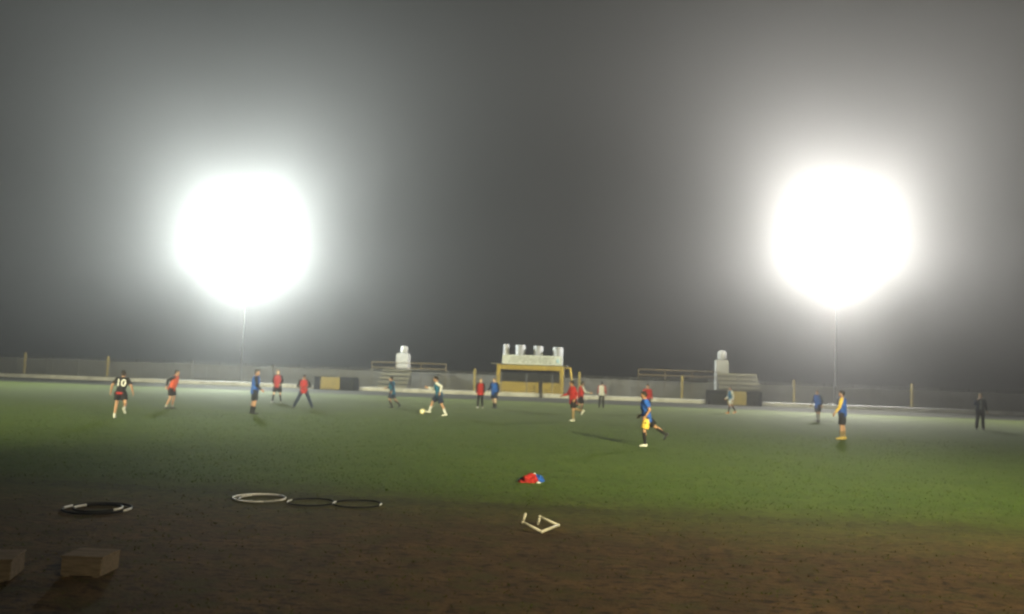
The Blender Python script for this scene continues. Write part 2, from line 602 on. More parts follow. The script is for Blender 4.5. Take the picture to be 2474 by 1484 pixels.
# stands -------------------------------------------------------------
def stand(label, ub0, ub1, vtop, vbot, rows, split, ur0, ur1, vr0, vr1, Yq, group):
    s = tag(empty('bench_stand', (0, Yq, 0)), label, 'stand', group)
    du = (ub0 + ub1) / 2
    zt_, zb_ = PZ(vtop, du, Yq), max(.15, PZ(vbot, du, Yq))
    x0, x1 = PX(ub0, 900, Yq), PX(ub1, 900, Yq)
    hh = (zt_ - zb_) / rows
    cols = [(x0, x1)] if not split else [(x0, (x0 + x1) / 2 - .04), ((x0 + x1) / 2 + .04, x1)]
    for k in range(rows):
        for a, b in cols:
            bm = bmesh.new()
            z = zb_ + hh * k
            box(bm, ((a + b) / 2, .42 * k, z + hh * .62), (b - a, .05, hh * .56), bev=.008)
            box(bm, ((a + b) / 2, .42 * k + .23, z + hh * .85), (b - a, .4, .045), bev=.008)
            obj('bench_row', bm, M['bench_paint'], s)
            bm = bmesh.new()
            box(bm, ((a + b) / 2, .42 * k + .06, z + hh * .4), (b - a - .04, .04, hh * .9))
            obj('shade_backing', bm, M['dark_inside'], s)  # dark backing added so the gaps between rows read as shade
    for a in (x0 + .12, (x0 + x1) / 2, x1 - .12):
        bm = bmesh.new()
        for k in range(rows):
            z = zb_ + hh * k
            box(bm, (a, .42 * k + .25, (z + hh * .8) / 2), (.08, .3, z + hh * .8))
        obj('support', bm, M['steel'], s)
    rx0, rx1 = PX(ur0, 880, Yq), PX(ur1, 880, Yq)
    z1, z0 = PZ(vr0, (ur0 + ur1) / 2, Yq), PZ(vr1, (ur0 + ur1) / 2, Yq)
    yb = .42 * rows + .3
    for z in (z1, z0):
        bm = bmesh.new()
        tube(bm, (rx0, yb, z), (rx1, yb, z), .035, n=8)
        obj('rail', bm, M['rail_yellow'], s)
    n = max(2, round((rx1 - rx0) / 1.9))
    for k in range(n + 1):
        bm = bmesh.new()
        xx = rx0 + (rx1 - rx0) * k / n
        tube(bm, (xx, yb, -.1), (xx, yb, z1 + .03), .03, n=8)
        obj('rail_post', bm, M['rail_yellow'], s)
    # plank deck and cross braces under the rail
    bm = bmesh.new()
    box(bm, ((rx0 + rx1) / 2, yb - .5, z0 - .12), (rx1 - rx0, .9, .05))
    obj('deck', bm, M['dark_wood'], s)
    return s


Ys = YF + 1.4
stand('left stand of pale bench rows with a wide yellow railing', 911, 983, 891, 944, 5, False, 880, 1065, 877, 890, Ys, 'small spectator stands')
stand('right stand of two bench blocks with a faint yellow railing stretching left', 1737, 1836, 902, 944, 4, True, 1545, 1745, 896, 909, Ys, 'small spectator stands')


def tower(label, u0, u1, v0, v1, t0, t1, w0, w1, rnd):
    Yq = YF + 4.6
    uc_ = (u0 + u1) / 2
    x0, x1 = PX(u0, 870, Yq), PX(u1, 870, Yq)
    tw = tag(empty('water_tower', ((x0 + x1) / 2, Yq, 0)), label, 'water tower', 'white tank towers')
    zt_ = PZ(v0, uc_, Yq)
    bm = bmesh.new()
    box(bm, (0, 0, zt_ / 2 - .05), (x1 - x0, x1 - x0, zt_ + .1), bev=.02)
    obj('pillar', bm, M['white_paint'], tw)
    bm = bmesh.new()
    box(bm, (0, 0, zt_ + .025), ((x1 - x0) * .85, (x1 - x0) * .85, .05))
    obj('cap_slab', bm, M['concrete'], tw)
    r = (PX(t1, 850, Yq) - PX(t0, 850, Yq)) / 2
    cx = (PX(t1, 850, Yq) + PX(t0, 850, Yq)) / 2 - (x0 + x1) / 2
    za, zb_ = PZ(w1, uc_, Yq), PZ(w0, uc_, Yq)
    za = zt_ + .05
    hh = zb_ - za
    prof = ((0, .95), (.03, 1), (.9, 1), (.97, .95), (1, .8)) if not rnd else ((0, .8), (.08, .95), (.3, 1), (.75, 1), (.92, .9), (1, .6))
    bm = bmesh.new()
    loft(bm, [(V((cx, 0, za + hh * q_)), V((1, 0, 0)), V((0, 1, 0)), r * f, r * f) for q_, f in prof], 24)
    tk = obj('tank', bm, M['white_paint'], tw, True)
    bm = bmesh.new()
    loft(bm, [(V((cx, 0, zb_ + q_)), V((1, 0, 0)), V((0, 1, 0)), f, f) for q_, f in ((-.01, .14), (.05, .14), (.06, .1))], 16)
    obj('hatch', bm, M['steel'], tk)


tower('white square pillar with a small drum tank, above the left stand', 960, 988, 855, 892, 968, 985, 837, 853, False)
tower('white square pillar with a rounded tank, above the right stand', 1728, 1758, 871, 905, 1733, 1755, 848, 868, True)


# dugouts -------------------------------------------------------------
def dugout(label, u0, u1, v0, p0, p1, Yq):
    uc_ = (u0 + u1) / 2
    x0, x1 = PX(u0, 930, Yq), PX(u1, 930, Yq)
    h_ = PZ(v0, uc_, Yq)
    wd = x1 - x0
    d = tag(empty('dugout', ((x0 + x1) / 2, Yq, 0)), label, 'dugout', 'team dugouts on the far side')
    prof = [(0, h_), (.9, h_ * .97), (1.25, h_ * .75), (1.35, 0)]
    bm = bmesh.new()
    for (ya, za), (yb, zb_) in zip(prof, prof[1:]):
        va = [bm.verts.new((x, y, z)) for x, y, z in ((-wd / 2, ya, za), (wd / 2, ya, za), (wd / 2, yb, zb_), (-wd / 2, yb, zb_))]
        bm.faces.new(va)
    bmesh.ops.remove_doubles(bm, verts=bm.verts[:], dist=.001)
    bmesh.ops.solidify(bm, geom=bm.faces[:], thickness=.04)
    obj('shell', bm, M['dark_shell'], d)
    for s in (-1, 1):
        bm = bmesh.new()
        vs = [bm.verts.new((s * (wd / 2 - .05), y, z - .03)) for y, z in [(0.02, .03), (.02, h_)] + [(a * .97, b) for a, b in prof[1:]]]
        f = bm.faces.new(vs)
        bmesh.ops.solidify(bm, geom=[f], thickness=.03)
        obj('side_panel', bm, M['dark_shell'], d)
    pa, pb = PX(p0, 930, Yq) - (x0 + x1) / 2, PX(p1, 930, Yq) - (x0 + x1) / 2
    bm = bmesh.new()
    box(bm, ((pa + pb) / 2, -.06, h_ * .5), (pb - pa, .05, h_ * .9), bev=.01)
    pn = obj('front_panel', bm, M['pale_yellow_paint'], d)
    bm = bmesh.new()
    for z in (.28, .62):
        box(bm, ((pa + pb) / 2, -.088, h_ * z), (pb - pa - .04, .012, .03))
    obj('batten', bm, M['yellow_paint'], pn)
    bm = bmesh.new()
    box(bm, (0, .8, .42), (wd - .3, .34, .05), bev=.01)
    for s in (-.8, 0, .8):
        box(bm, (s * wd / 2, .8, .2), (.06, .3, .4))
    obj('bench', bm, M['dark_wood'], d)
    for s in (-1, 1):
        bm = bmesh.new()
        tube(bm, (s * (wd / 2 - .03), -.03, -.05), (s * (wd / 2 - .03), -.03, h_ + .02), .025, n=8)
        obj('front_post', bm, M['dark_shell'], d)


dugout('dark dugout with a yellow middle panel, left of the booth', 757, 857, 910, 775, 821, YW - 1.6)
dugout('dark dugout with a yellow middle panel, right of the booth', 1710, 1842, 944, 1757, 1803, YW - 1.9)

# ------------------------------------------------------------------ floodlight masts
LAMPS = []


def mast(label, u, v, Ym):
    p = atY(u, v, Ym)
    m_ = tag(empty('floodlight_mast', (p.x, p.y, 0)), label, 'floodlight', 'floodlights behind the far fence')
    H = p.z
    bm = bmesh.new()
    tube(bm, (0, 0, -.2), (0, 0, H + .9), .1, .06, 16)
    obj('pole', bm, M['mast_paint'], m_)
    bm = bmesh.new()
    box(bm, (0, 0, .15), (.7, .7, .34), bev=.03)
    obj('footing', bm, M['concrete'], m_)
    for dz in (-.55, .55):
        bm = bmesh.new()
        box(bm, (0, -.17, H + dz - .34), (2.9, .1, .1), bev=.01)
        obj('crossarm', bm, M['steel'], m_)
        for k in range(4):
            x = -1.2 + .8 * k
            bm = bmesh.new()
            b2 = bmesh.new()
            box(b2, (0, 0, 0), (.5, .3, .42), bev=.05)
            mt = Matrix.Translation((x, -.22, H + dz)) @ Matrix.Rotation(rad(18 if dz < 0 else -4), 4, 'X')
            mp = {q_: bm.verts.new(mt @ q_.co) for q_ in b2.verts}
            for f in b2.faces:
                bm.faces.new([mp[q_] for q_ in f.verts])
            b2.free()
            box(bm, (x, -.2, H + dz - .25), (.06, .06, .16))
            fl = obj('floodlight', bm, M['steel'], m_)
            bm = bmesh.new()
            b2 = bmesh.new()
            box(b2, (0, -.158, 0), (.42, .012, .34))
            mp = {q_: bm.verts.new(mt @ q_.co) for q_ in b2.verts}
            for f in b2.faces:
                bm.faces.new([mp[q_] for q_ in f.verts])
            b2.free()
            obj('lens', bm, M['lamp_glass'], fl)
    return V((p.x, p.y - 1.1, H))


L1 = mast('left floodlight mast, hidden in a cool white glare', 598, 608, 72)
L2 = mast('right floodlight mast with its grey pole under a warm white glare', 2020, 608, 72)


def spot(loc, az, el, size, kw, col, blend=1.0, r=.4):
    """az 0 points from the far side to the near side, positive to the right; el is the elevation of the beam"""
    l = bpy.data.lights.new('spot_beam', 'SPOT')
    l.energy, l.color, l.shadow_soft_size = kw * 1000, col, r
    l.spot_size, l.spot_blend = rad(size), blend
    o = bpy.data.objects.new('spot_beam', l)
    COL.objects.link(o)
    o.location = loc
    a, e = rad(az), rad(el)
    o.rotation_euler = V((math.sin(a) * math.cos(e), -math.cos(a) * math.cos(e), math.sin(e))).to_track_quat('-Z', 'Y').to_euler()


def bulb(loc, kw, col):
    l = bpy.data.lights.new('floodlight_bulb', 'POINT')
    l.energy, l.color, l.shadow_soft_size = kw * 1000, col, .4
    o = bpy.data.objects.new('floodlight_bulb', l)
    COL.objects.link(o)
    o.location = loc


CL, CR = (.93, 1.0, .96), (1.0, .975, .92)
BEAMS = dict(p=(2, 1.5), o=(212, 202), i=(188, 176), e=(66, 60), m=(14, 12), f=(10, 8), up=(362, 455), near=320, left_fill=270, wash=60)
for i, (loc, col) in enumerate(((L1, CL), (L2, CR))):
    s = 1 if i else -1
    ca = math.degrees(math.atan2(-loc.x, loc.y))
    bulb(loc, BEAMS['p'][i], col)
    # wide beams: out along the touchline, in over the pitch, down at the near grass, and the stray light that goes up
    for k, az, el, size in (('o', ca + s * 60, 10, 120), ('i', ca - s * 70, 20, 150), ('e', ca, -65, 100), ('m', ca - s * 10, -30, 60), ('f', ca, -30, 76), ('up', ca, 70, 150)):
        spot(loc, az, el, size, BEAMS[k][i], col)
spot(V((19, -8, 14)), 206, -28, 62, BEAMS['wash'], (1, .84, .5), 1, .5)
spot(V((-34, -8, 14)), 166, -6, 60, BEAMS['left_fill'], (1, .93, .5), 1, .5)  # added fill lamp with no mast, brightens the left of the field
# the floodlight on the near side, right of the picture: its light and the shadows it throws are in the photograph
spot(V((19, -8, 14)), 206, -4, 58, BEAMS['near'], (1, .92, .5), 1, .5)

# ------------------------------------------------------------------ people
def person(u, vf, vh, yaw, pose, kit, label, H=None, cat='person'):
    base = G(u, vf)
    dep = (R.inverted() @ (base - V((0, 0, CAMZ)))).z * -1
    if H is None:
        H = max(1.62, min(1.86, dep * (vf - vh) / F * pose.get('stretch', 1.0)))
    k = H / 1.75
    root = tag(empty('person', (base.x, base.y, 0), rad(yaw)), label, cat, kit.get('group', 'players training on the pitch'))
    seed = u * .01
    P = pose
    lean, side = rad(P.get('lean', 3)), rad(P.get('side', 0))
    FWD, LEFT, UP = V((1, 0, 0)), V((0, 1, 0)), V((0, 0, 1))
    up = V((math.sin(lean), math.sin(side), math.cos(lean) * math.cos(side))).normalized()
    fw = (FWD - up * FWD.dot(up)).normalized()
    lf = up.cross(fw)
    tw = rad(P.get('twist', 0))
    sl = (lf * math.cos(tw) - fw * math.sin(tw)).normalized()      # shoulder axis
    sf = (fw * math.cos(tw) + lf * math.sin(tw)).normalized()

    def limb(fl, ab, s):
        fl, ab = rad(fl), rad(ab)
        return V((math.sin(fl) * math.cos(ab), s * math.sin(ab), -math.cos(fl) * math.cos(ab)))
    hipz = .92 * k
    hip = V((0, 0, hipz))
    J = {}
    legs = {}
    low = 9
    for n, s in (('L', 1), ('R', -1)):
        fl, ab, kn = P.get(n + 'l', (0, 4, 2))[:3]
        foot = P.get(n + 'l', (0, 4, 2))[3] if len(P.get(n + 'l', ())) > 3 else None
        h0 = hip + LEFT * (s * .092 * k)
        d1, d2 = limb(fl, ab, s), limb(fl - kn, ab, s)
        kne = h0 + d1 * (.425 * k)
        ank = kne + d2 * (.41 * k)
        fp = rad(foot if foot is not None else 0)
        fd = V((math.cos(fp), s * .16, math.sin(fp))).normalized()
        fu = LEFT.cross(fd) * -1
        fu = fd.cross(LEFT).normalized()
        if fu.z < 0:
            fu = -fu
        sole = min((ank - fu * .085 * k).z, (ank - fu * .085 * k + fd * .17 * k).z)
        low = min(low, sole)
        legs[n] = [h0, kne, ank, fd, fu]
    dz = V((0, 0, -low))
    hip = hip + dz
    for n in legs:
        for q in range(3):
            legs[n][q] = legs[n][q] + dz
    chest = hip + up * (.30 * k) + fw * (.012 * k)
    shc = hip + up * (.485 * k)
    neck = hip + up * (.545 * k)
    arms = {}
    for n, s in (('L', 1), ('R', -1)):
        fl, ab, el = P.get(n + 'a', (5, 10, 15))[:3]
        ab2 = P.get(n + 'a')[3] if len(P.get(n + 'a', ())) > 3 else ab * .6
        s0 = shc + sl * (s * .175 * k)
        # arm angles are measured in the frame of the leaning torso
        def A(a, b):
            d = limb(a, b, s)
            return (sf * d.x + sl * d.y + up * d.z).normalized()
        d1, d2 = A(fl, ab), A(fl + el, ab2)
        elb = s0 + d1 * (.285 * k)
        wri = elb + d2 * (.25 * k)
        arms[n] = [s0, elb, wri, d2]
    hy = rad(P.get('head', 0))
    hn = rad(P.get('nod', 0))
    hup = (up * .45 + UP * .55 + sf * math.sin(hn) * .6).normalized()
    hf = sf * math.cos(hy) + sl * math.sin(hy)
    hf = (hf - hup * hf.dot(hup)).normalized()
    hl = hup.cross(hf)
    hm_ = Matrix((hf, hl, hup)).transposed()
    hc_ = neck + hup * (.135 * k) + hf * (.02 * k)

    def hp_(a, b, c):
        return hc_ + hf * (a * k) + hl * (b * k) + hup * (c * k)

    # --- the body: one skin
    bm = bmesh.new()
    tor = [(hip - up * .06 * k, .085, .13), (hip + up * .04 * k, .1, .15), (hip + up * .16 * k, .09, .132), (chest, .108, .155),
           (shc - up * .03 * k, .1, .16), (shc + up * .035 * k, .06, .1)]
    loft(bm, [(c, sf if i > 2 else fw, sl if i > 2 else lf, a * k, b * k) for i, (c, a, b) in enumerate(tor)], 18)
    tube(bm, shc, neck + hup * .07 * k, .062 * k, .054 * k, 12)
    ball(bm, hc_, (.097 * k, .076 * k, .116 * k), 3, hm_)
    ball(bm, hp_(.028, 0, -.062), (.062 * k, .056 * k, .05 * k), 2, hm_)
    ball(bm, hp_(.1, 0, -.018), (.018 * k, .014 * k, .024 * k), 2, hm_)
    ball(bm, hp_(.078, 0, .03), (.018 * k, .05 * k, .012 * k), 2, hm_)
    ball(bm, hp_(.082, 0, -.058), (.012 * k, .024 * k, .012 * k), 2, hm_)
    for s in (-1, 1):
        ball(bm, hp_(-.005, s * .078, -.01), (.018 * k, .01 * k, .03 * k), 2, hm_)
    for n, s in (('L', 1), ('R', -1)):
        s0, elb, wri, d2 = arms[n]
        ball(bm, s0, .066 * k)
        capsule(bm, s0, elb, .054 * k, .042 * k)
        capsule(bm, elb, elb + d2 * .1 * k, .043 * k, .043 * k)
        capsule(bm, elb + d2 * .1 * k, wri, .043 * k, .029 * k)
        # the hand: palm, four fingers of different length, thumb from the side of the palm
        fwd_h = (sf - d2 * sf.dot(d2))
        fwd_h = fwd_h.normalized() if fwd_h.length > .2 else (up - d2 * up.dot(d2)).normalized()
        inn = d2.cross(fwd_h).normalized()
        if inn.dot(sl) * s > 0:
            inn = -inn
        pm = Matrix((d2, fwd_h, inn)).transposed()
        ball(bm, wri + d2 * .05 * k, (.056 * k, .04 * k, .019 * k), 2, pm)
        for q, (off, ln) in enumerate(((.028, .07), (.0095, .08), (-.0095, .074), (-.027, .058))):
            f0 = wri + d2 * .085 * k + fwd_h * off * k
            f1 = f0 + (d2 * .9 + inn * (.3 + .1 * q)).normalized() * ln * .55 * k
            f2 = f1 + (d2 * .5 + inn * .85).normalized() * ln * .5 * k
            capsule(bm, f0, f1, .0095 * k, .0088 * k)
            capsule(bm, f1, f2, .0088 * k, .008 * k)
        t0 = wri + d2 * .03 * k + fwd_h * .03 * k
        t1 = t0 + (d2 * .6 + fwd_h * .7 + inn * .25).normalized() * .045 * k
        capsule(bm, t0, t1, .013 * k, .0105 * k)
        capsule(bm, t1, t1 + (d2 * .9 + inn * .4).normalized() * .03 * k, .0105 * k, .009 * k)
    for n in 'LR':
        h0, kne, ank, fd, fu = legs[n]
        capsule(bm, h0, kne, .086 * k, .055 * k)
        cd = (ank - kne).normalized()
        bk = (kne - h0).normalized()
        calf = kne + cd * .13 * k - fd * .012 * k
        capsule(bm, kne, calf, .053 * k, .056 * k)
        capsule(bm, calf, ank, .056 * k, .036 * k)
        capsule(bm, ank - fu * .045 * k - fd * .03 * k, ank - fu * .055 * k + fd * .13 * k, .036 * k, .026 * k)
    skin = M[kit.get('skin', 'skin')]
    body = fused('body', bm, [skin, M['eye_dark'], M['lip']], root, .0085 * k, 2)
    eyes = [hp_(.086, s * .031, .012) for s in (-1, 1)]
    mouth = hp_(.09, 0, -.06)
    for p in body.data.polygons:
        c = p.center
        if (c - hc_).length < .16 * k:
            if min((c - e).length for e in eyes) < .0135 * k:
                p.material_index = 1
            elif abs((c - mouth).dot(hup)) < .008 * k and abs((c - mouth).dot(hl)) < .024 * k and (c - hc_).dot(hf) > .05 * k:
                p.material_index = 2

    # --- hair
    if kit.get('hair') != 'bald':
        bm = bmesh.new()
        ball(bm, hp_(-.02, 0, .028), (.096 * k, .086 * k, .104 * k), 3, hm_)
        ball(bm, hp_(.025, 0, .085), (.06 * k, .062 * k, .04 * k), 2, hm_)
        ball(bm, hp_(-.05, 0, -.03), (.05 * k, .066 * k, .06 * k), 2, hm_)
        for q in range(14):
            a = q * 2.4
            ball(bm, hp_(-.015 + .07 * math.cos(a), .06 * math.sin(a), .085 + .03 * math.cos(q * 1.7)), .024 * k, 1)
        fused('hair', bm, M[kit.get('hair', 'dark_hair')], root, .012 * k, 1, .006, seed)
    if kit.get('cap'):
        bm = bmesh.new()
        ball(bm, hp_(-.012, 0, .05), (.108 * k, .092 * k, .088 * k), 3, hm_)
        loft(bm, [(hp_(.07, 0, .055), hl, hup, .075 * k, .01 * k), (hp_(.16, 0, .045), hl, hup, .055 * k, .008 * k)], 12)
        fused('cap', bm, M[kit['cap']], root, .012 * k, 1)

    # --- shirt
    def torso_shape(bm, gr, bottom, top=1):
        rings = [(hip + up * bottom * k, fw, lf, (.118 + gr) * k, (.168 + gr) * k), (hip + up * .06 * k, fw, lf, (.116 + gr) * k, (.164 + gr) * k),
                 (hip + up * .17 * k, fw, lf, (.108 + gr) * k, (.152 + gr) * k), (chest, sf, sl, (.122 + gr) * k, (.172 + gr) * k),
                 (shc - up * .03 * k, sf, sl, (.114 + gr) * k, (.178 + gr) * k), (shc + up * .04 * k, sf, sl, (.082 + gr) * k, (.125 + gr) * k),
                 (shc + up * .07 * k, sf, sl, (.062 + gr) * k, (.072 + gr) * k)]
        loft(bm, rings, 20)
    bm = bmesh.new()
    torso_shape(bm, .012, kit.get('hem', -.07))
    longs = kit.get('sleeve', 'short') == 'long'
    for n in 'LR':
        s0, elb, wri, d2 = arms[n]
        ball(bm, s0, .08 * k)
        if longs:
            tube(bm, s0, elb, .076 * k, .06 * k, 12)
            ball(bm, elb, .06 * k)
            tube(bm, elb, wri - d2 * .01 * k, .058 * k, .042 * k, 12)
        else:
            d1 = (elb - s0).normalized()
            tube(bm, s0, s0 + d1 * .21 * k, .078 * k, .072 * k, 12)
    shirt = fused('shirt', bm, M[kit['top']], root, .012 * k, 2, .012, seed)
    if kit.get('sleeve_mat'):
        for n in 'LR':
            s0, elb, wri, d2 = arms[n]
            bm = bmesh.new()
            d1 = (elb - s0).normalized()
            tube(bm, s0 + d1 * .02 * k, elb, .083 * k, .066 * k, 12)
            ball(bm, elb, .066 * k)
            tube(bm, elb, wri - d2 * .005 * k, .064 * k, .046 * k, 12)
            fused('sleeve', bm, M[kit['sleeve_mat']], shirt, .012 * k, 2, .008, seed)
    if kit.get('bib'):
        bm = bmesh.new()
        torso_shape(bm, .034, kit.get('hem', -.07) - .04)
        fused('bib', bm, M[kit['bib']], root, .012 * k, 2, .014, seed + 3)
    if kit.get('front'):
        bm = bmesh.new()
        c0, c1 = hip + up * .06 * k, shc + up * .02 * k
        loft(bm, [(c0 + fw * .1 * k, fw, lf, .04 * k, .05 * k), (chest + sf * .1 * k, sf, sl, .045 * k, .06 * k), (c1 + sf * .075 * k, sf, sl, .04 * k, .06 * k)], 12)
        fused('shirt_front', bm, M[kit['front']], root, .012 * k, 2)

    # --- shorts or trousers
    lw = kit.get('legwear', 'shorts')
    bm = bmesh.new()
    loft(bm, [(hip + up * .05 * k, fw, lf, .116 * k, .163 * k), (hip - UP * .03 * k, FWD, LEFT, .122 * k, .176 * k), (hip - UP * .11 * k, FWD, LEFT, .1 * k, .168 * k)], 18)
    for n in 'LR':
        h0, kne, ank, fd, fu = legs[n]
        d1, d2 = (kne - h0).normalized(), (ank - kne).normalized()
        ball(bm, h0, .112 * k)
        if lw == 'shorts':
            ln = kit.get('shorts_len', .36) * k
            tube(bm, h0, h0 + d1 * ln, .12 * k, (.118 if ln < .39 * k else .102) * k, 14)
        else:
            g_ = .012 if lw == 'tights' else .022
            tube(bm, h0, kne, (.09 + g_) * k, (.058 + g_) * k, 14)
            ball(bm, kne, (.058 + g_) * k)
            tube(bm, kne, kne + d2 * .15 * k, (.057 + g_) * k, (.058 + g_) * k, 14)
            tube(bm, kne + d2 * .14 * k, ank + d2 * .01 * k, (.059 + g_) * k, (.042 + g_) * k, 14)
    fused({'shorts': 'shorts', 'tights': 'tights', 'pants': 'trousers'}[lw], bm, M[kit['bottom']], root, .012 * k, 2, .01, seed + 7)
    if kit.get('shorts_panel'):
        n, mm = kit['shorts_panel']
        h0, kne, ank, fd, fu = legs[n]
        bm = bmesh.new()
        d1 = (kne - h0).normalized()
        tube(bm, h0 + d1 * .05 * k, h0 + d1 * .37 * k, .126 * k, .124 * k, 14)
        fused('shorts_panel', bm, M[mm], root, .012 * k, 2, .008, seed)
    if kit.get('waist'):
        bm = bmesh.new()
        loft(bm, [(hip + up * .012 * k, fw, lf, .136 * k, .186 * k), (hip - up * .06 * k, FWD, LEFT, .146 * k, .196 * k)], 18)
        fused('waistband', bm, M[kit['waist']], root, .012 * k, 1, .006, seed)

    # --- socks and shoes
    for n in 'LR':
        h0, kne, ank, fd, fu = legs[n]
        d2 = (ank - kne).normalized()
        if kit.get('sock'):
            bm = bmesh.new()
            t0 = {'high': .06, 'mid': .2, 'low': .32}[kit.get('sock_len', 'high')]
            if t0 < .15:
                tube(bm, kne + d2 * t0 * k, kne + d2 * .15 * k, .06 * k, .063 * k, 12)
            tube(bm, kne + d2 * max(t0, .145) * k, ank, (.063 if t0 < .25 else .052) * k, .044 * k, 12)
            ball(bm, ank, .045 * k)
            fused('sock', bm, M[kit['sock']], root, .011 * k, 1, .004, seed)
        bm = bmesh.new()
        sd = fd.cross(fu)
        rr = [(-.075, .026, .03, -.045), (-.06, .036, .042, -.04), (0, .038, .045, -.035), (.06, .045, .036, -.05), (.13, .046, .028, -.058), (.17, .036, .02, -.065), (.19, .016, .01, -.07)]
        loft(bm, [(ank + fd * a * k + fu * c * k, sd, fu, b * k, h_ * k) for a, b, h_, c in rr], 14)
        loft(bm, [(ank + fd * a * k - fu * .079 * k, sd, fu, b * 1.02 * k, .01 * k) for a, b, h_, c in rr], 14)
        fused('shoe', bm, M[kit.get('shoe_' + n, kit.get('shoe', 'black_shoe'))], root, .0095 * k, 1)

    # --- number on the back of the shirt
    if kit.get('number'):
        cu = bpy.data.curves.new('number', 'FONT')
        cu.body = kit['number']
        cu.align_x, cu.align_y = 'CENTER', 'CENTER'
        cu.size = .36 * k
        cu.extrude = .03
        cu.offset = .008
        ob = bpy.data.objects.new('draft', cu)
        COL.objects.link(ob)
        dg = bpy.context.evaluated_depsgraph_get()
        me = bpy.data.meshes.new_from_object(ob.evaluated_get(dg))
        bpy.data.objects.remove(ob)
        me.materials.clear()
        me.materials.append(M['white_cloth'])
        no = bpy.data.objects.new('back_number', me)
        COL.objects.link(no)
        no.parent = shirt
        x_, z_ = -sl, -sf           # seen from behind
        c = chest - sf * .118 * k + up * .03 * k
        y_ = up
        no.matrix_local = Matrix(((x_.x * -1, y_.x, z_.x, c.x), (x_.y * -1, y_.y, z_.y, c.y), (x_.z * -1, y_.z, z_.z, c.z), (0, 0, 0, 1)))
        # readable from behind: right of the text is the player's right-hand side
        no.matrix_local = Matrix(((-sl.x, up.x, -sf.x, c.x), (-sl.y, up.y, -sf.y, c.y), (-sl.z, up.z, -sf.z, c.z), (0, 0, 0, 1)))
    return root


K = dict
person(288, 1010, 893, 98, K(lean=8, side=-2, Ll=(2, 6, 4), Rl=(-8, 16, 62, -50), La=(-8, 34, 30, 12), Ra=(-4, 36, 34, 10), head=10),
       K(top='black_cloth', bottom='black_cloth', waist='red_cloth', sock='white_cloth', sock_len='low', shoe='white_shoe', number='10', shorts_len=.27, hem=-.02),
       'player in black shirt with white back number and red waistband at far left')
person(412, 988, 890, 5, K(lean=17, Ll=(10, 5, 22), Rl=(2, 5, 26), La=(-35, 12, 45), Ra=(-42, 12, 50), head=0),
       K(top='black_cloth', sleeve='long', bib='orange_cloth', bottom='black_cloth', sock='grey_cloth', sock_len='low', shoe='black_shoe', shorts_len=.33),
       'player in orange bib over black sleeves, leaning forward and looking right')
person(612, 1000, 890, 22, K(lean=4, Ll=(-3, 4, 6), Rl=(6, 4, 12), La=(2, 8, 18), Ra=(10, 6, 40), head=-12),
       K(top='black_cloth', sleeve='long', bib='blue_cloth', bottom='black_cloth', sock='black_cloth', sock_len='mid', shoe='black_shoe', shorts_len=.4, hem=-.1),
       'player in bright blue bib and long black shorts standing sideways under the left light')
person(668, 973, 893, -84, K(lean=2, Ll=(3, 9, 4), Rl=(0, 10, 4), La=(-10, 16, 60, -20), Ra=(-10, 16, 60, -20)),
       K(top='black_cloth', sleeve='long', bib='red_cloth', bottom='black_cloth', sock='black_cloth', shoe='white_shoe', hair='fair_hair', skin='pale_skin'),
       'fair-haired player in red bib with black socks and white shoes, facing the camera')
person(732, 986, 900, -80, K(lean=10, Ll=(2, 24, 4), Rl=(2, 25, 4), La=(8, 28, 75, -35), Ra=(8, 28, 75, -35), nod=8, head=8),
       K(top='black_cloth', sleeve='long', bib='red_cloth', bottom='navy_cloth', legwear='pants', cap='black_cloth', shoe='black_shoe'),
       'man in dark cap, red bib and long dark trousers standing with legs wide apart')
person(946, 986, 908, 178, K(lean=7, Ll=(16, 5, 40, -12), Rl=(-14, 5, 28, -38), La=(-30, 10, 55), Ra=(25, 10, 60)),
       K(top='navy_cloth', sleeve='long', bib='teal_cloth', bottom='navy_cloth', sock='black_cloth', shoe='black_shoe', hem=-.12, shorts_len=.4),
       'player in dark navy and dull blue jogging left before the left stand')
person(1059, 1004, 905, 186, K(lean=13, side=-4, Rl=(44, 8, 26, 5), Ll=(-18, 8, 8, -8), Ra=(52, 22, 62), La=(-45, 30, 70, 0), nod=14),
       K(top='white_cloth', sleeve='long', bib='teal_cloth', bottom='navy_cloth', sock='white_cloth', sock_len='mid', shoe='white_shoe', hair='dark_hair', shorts_len=.36),
       'player in blue bib with white sleeves kicking the ball to the left')
person(1159, 986, 915, -90, K(lean=2, Ll=(8, 4, 12), Rl=(-4, 4, 6), La=(5, 10, 20), Ra=(-5, 10, 20)),
       K(top='black_cloth', sleeve='long', bib='red_cloth', bottom='black_cloth', legwear='tights', shoe='white_shoe', hair='fair_hair', skin='pale_skin', hem=-.1),
       'player in red bib and black tights walking beside the blue player, left of the booth')
person(1193, 987, 912, -112, K(lean=6, Ll=(20, 6, 24), Rl=(-10, 6, 22, -25), La=(-15, 10, 30), Ra=(22, 10, 45)),
       K(top='navy_cloth', sleeve='long', bib='blue_cloth', bottom='navy_cloth', sock='black_cloth', sock_len='mid', shoe='black_shoe', hair='dark_hair', skin='pale_skin', hem=-.12),
       'player in blue with bare thighs and dark boots, just left of the yellow booth')
person(1401, 999, 918, 25, K(lean=6, Ll=(24, 5, 35), Rl=(-18, 6, 50, -50), La=(-25, 14, 60), Ra=(30, 14, 60), head=20),
       K(top='grey_cloth', sleeve='long', bib='red_cloth', bottom='black_cloth', sock='black_cloth', shoe='black_shoe'),
       'player in red bib with grey sleeves partly hidden behind the larger red player')
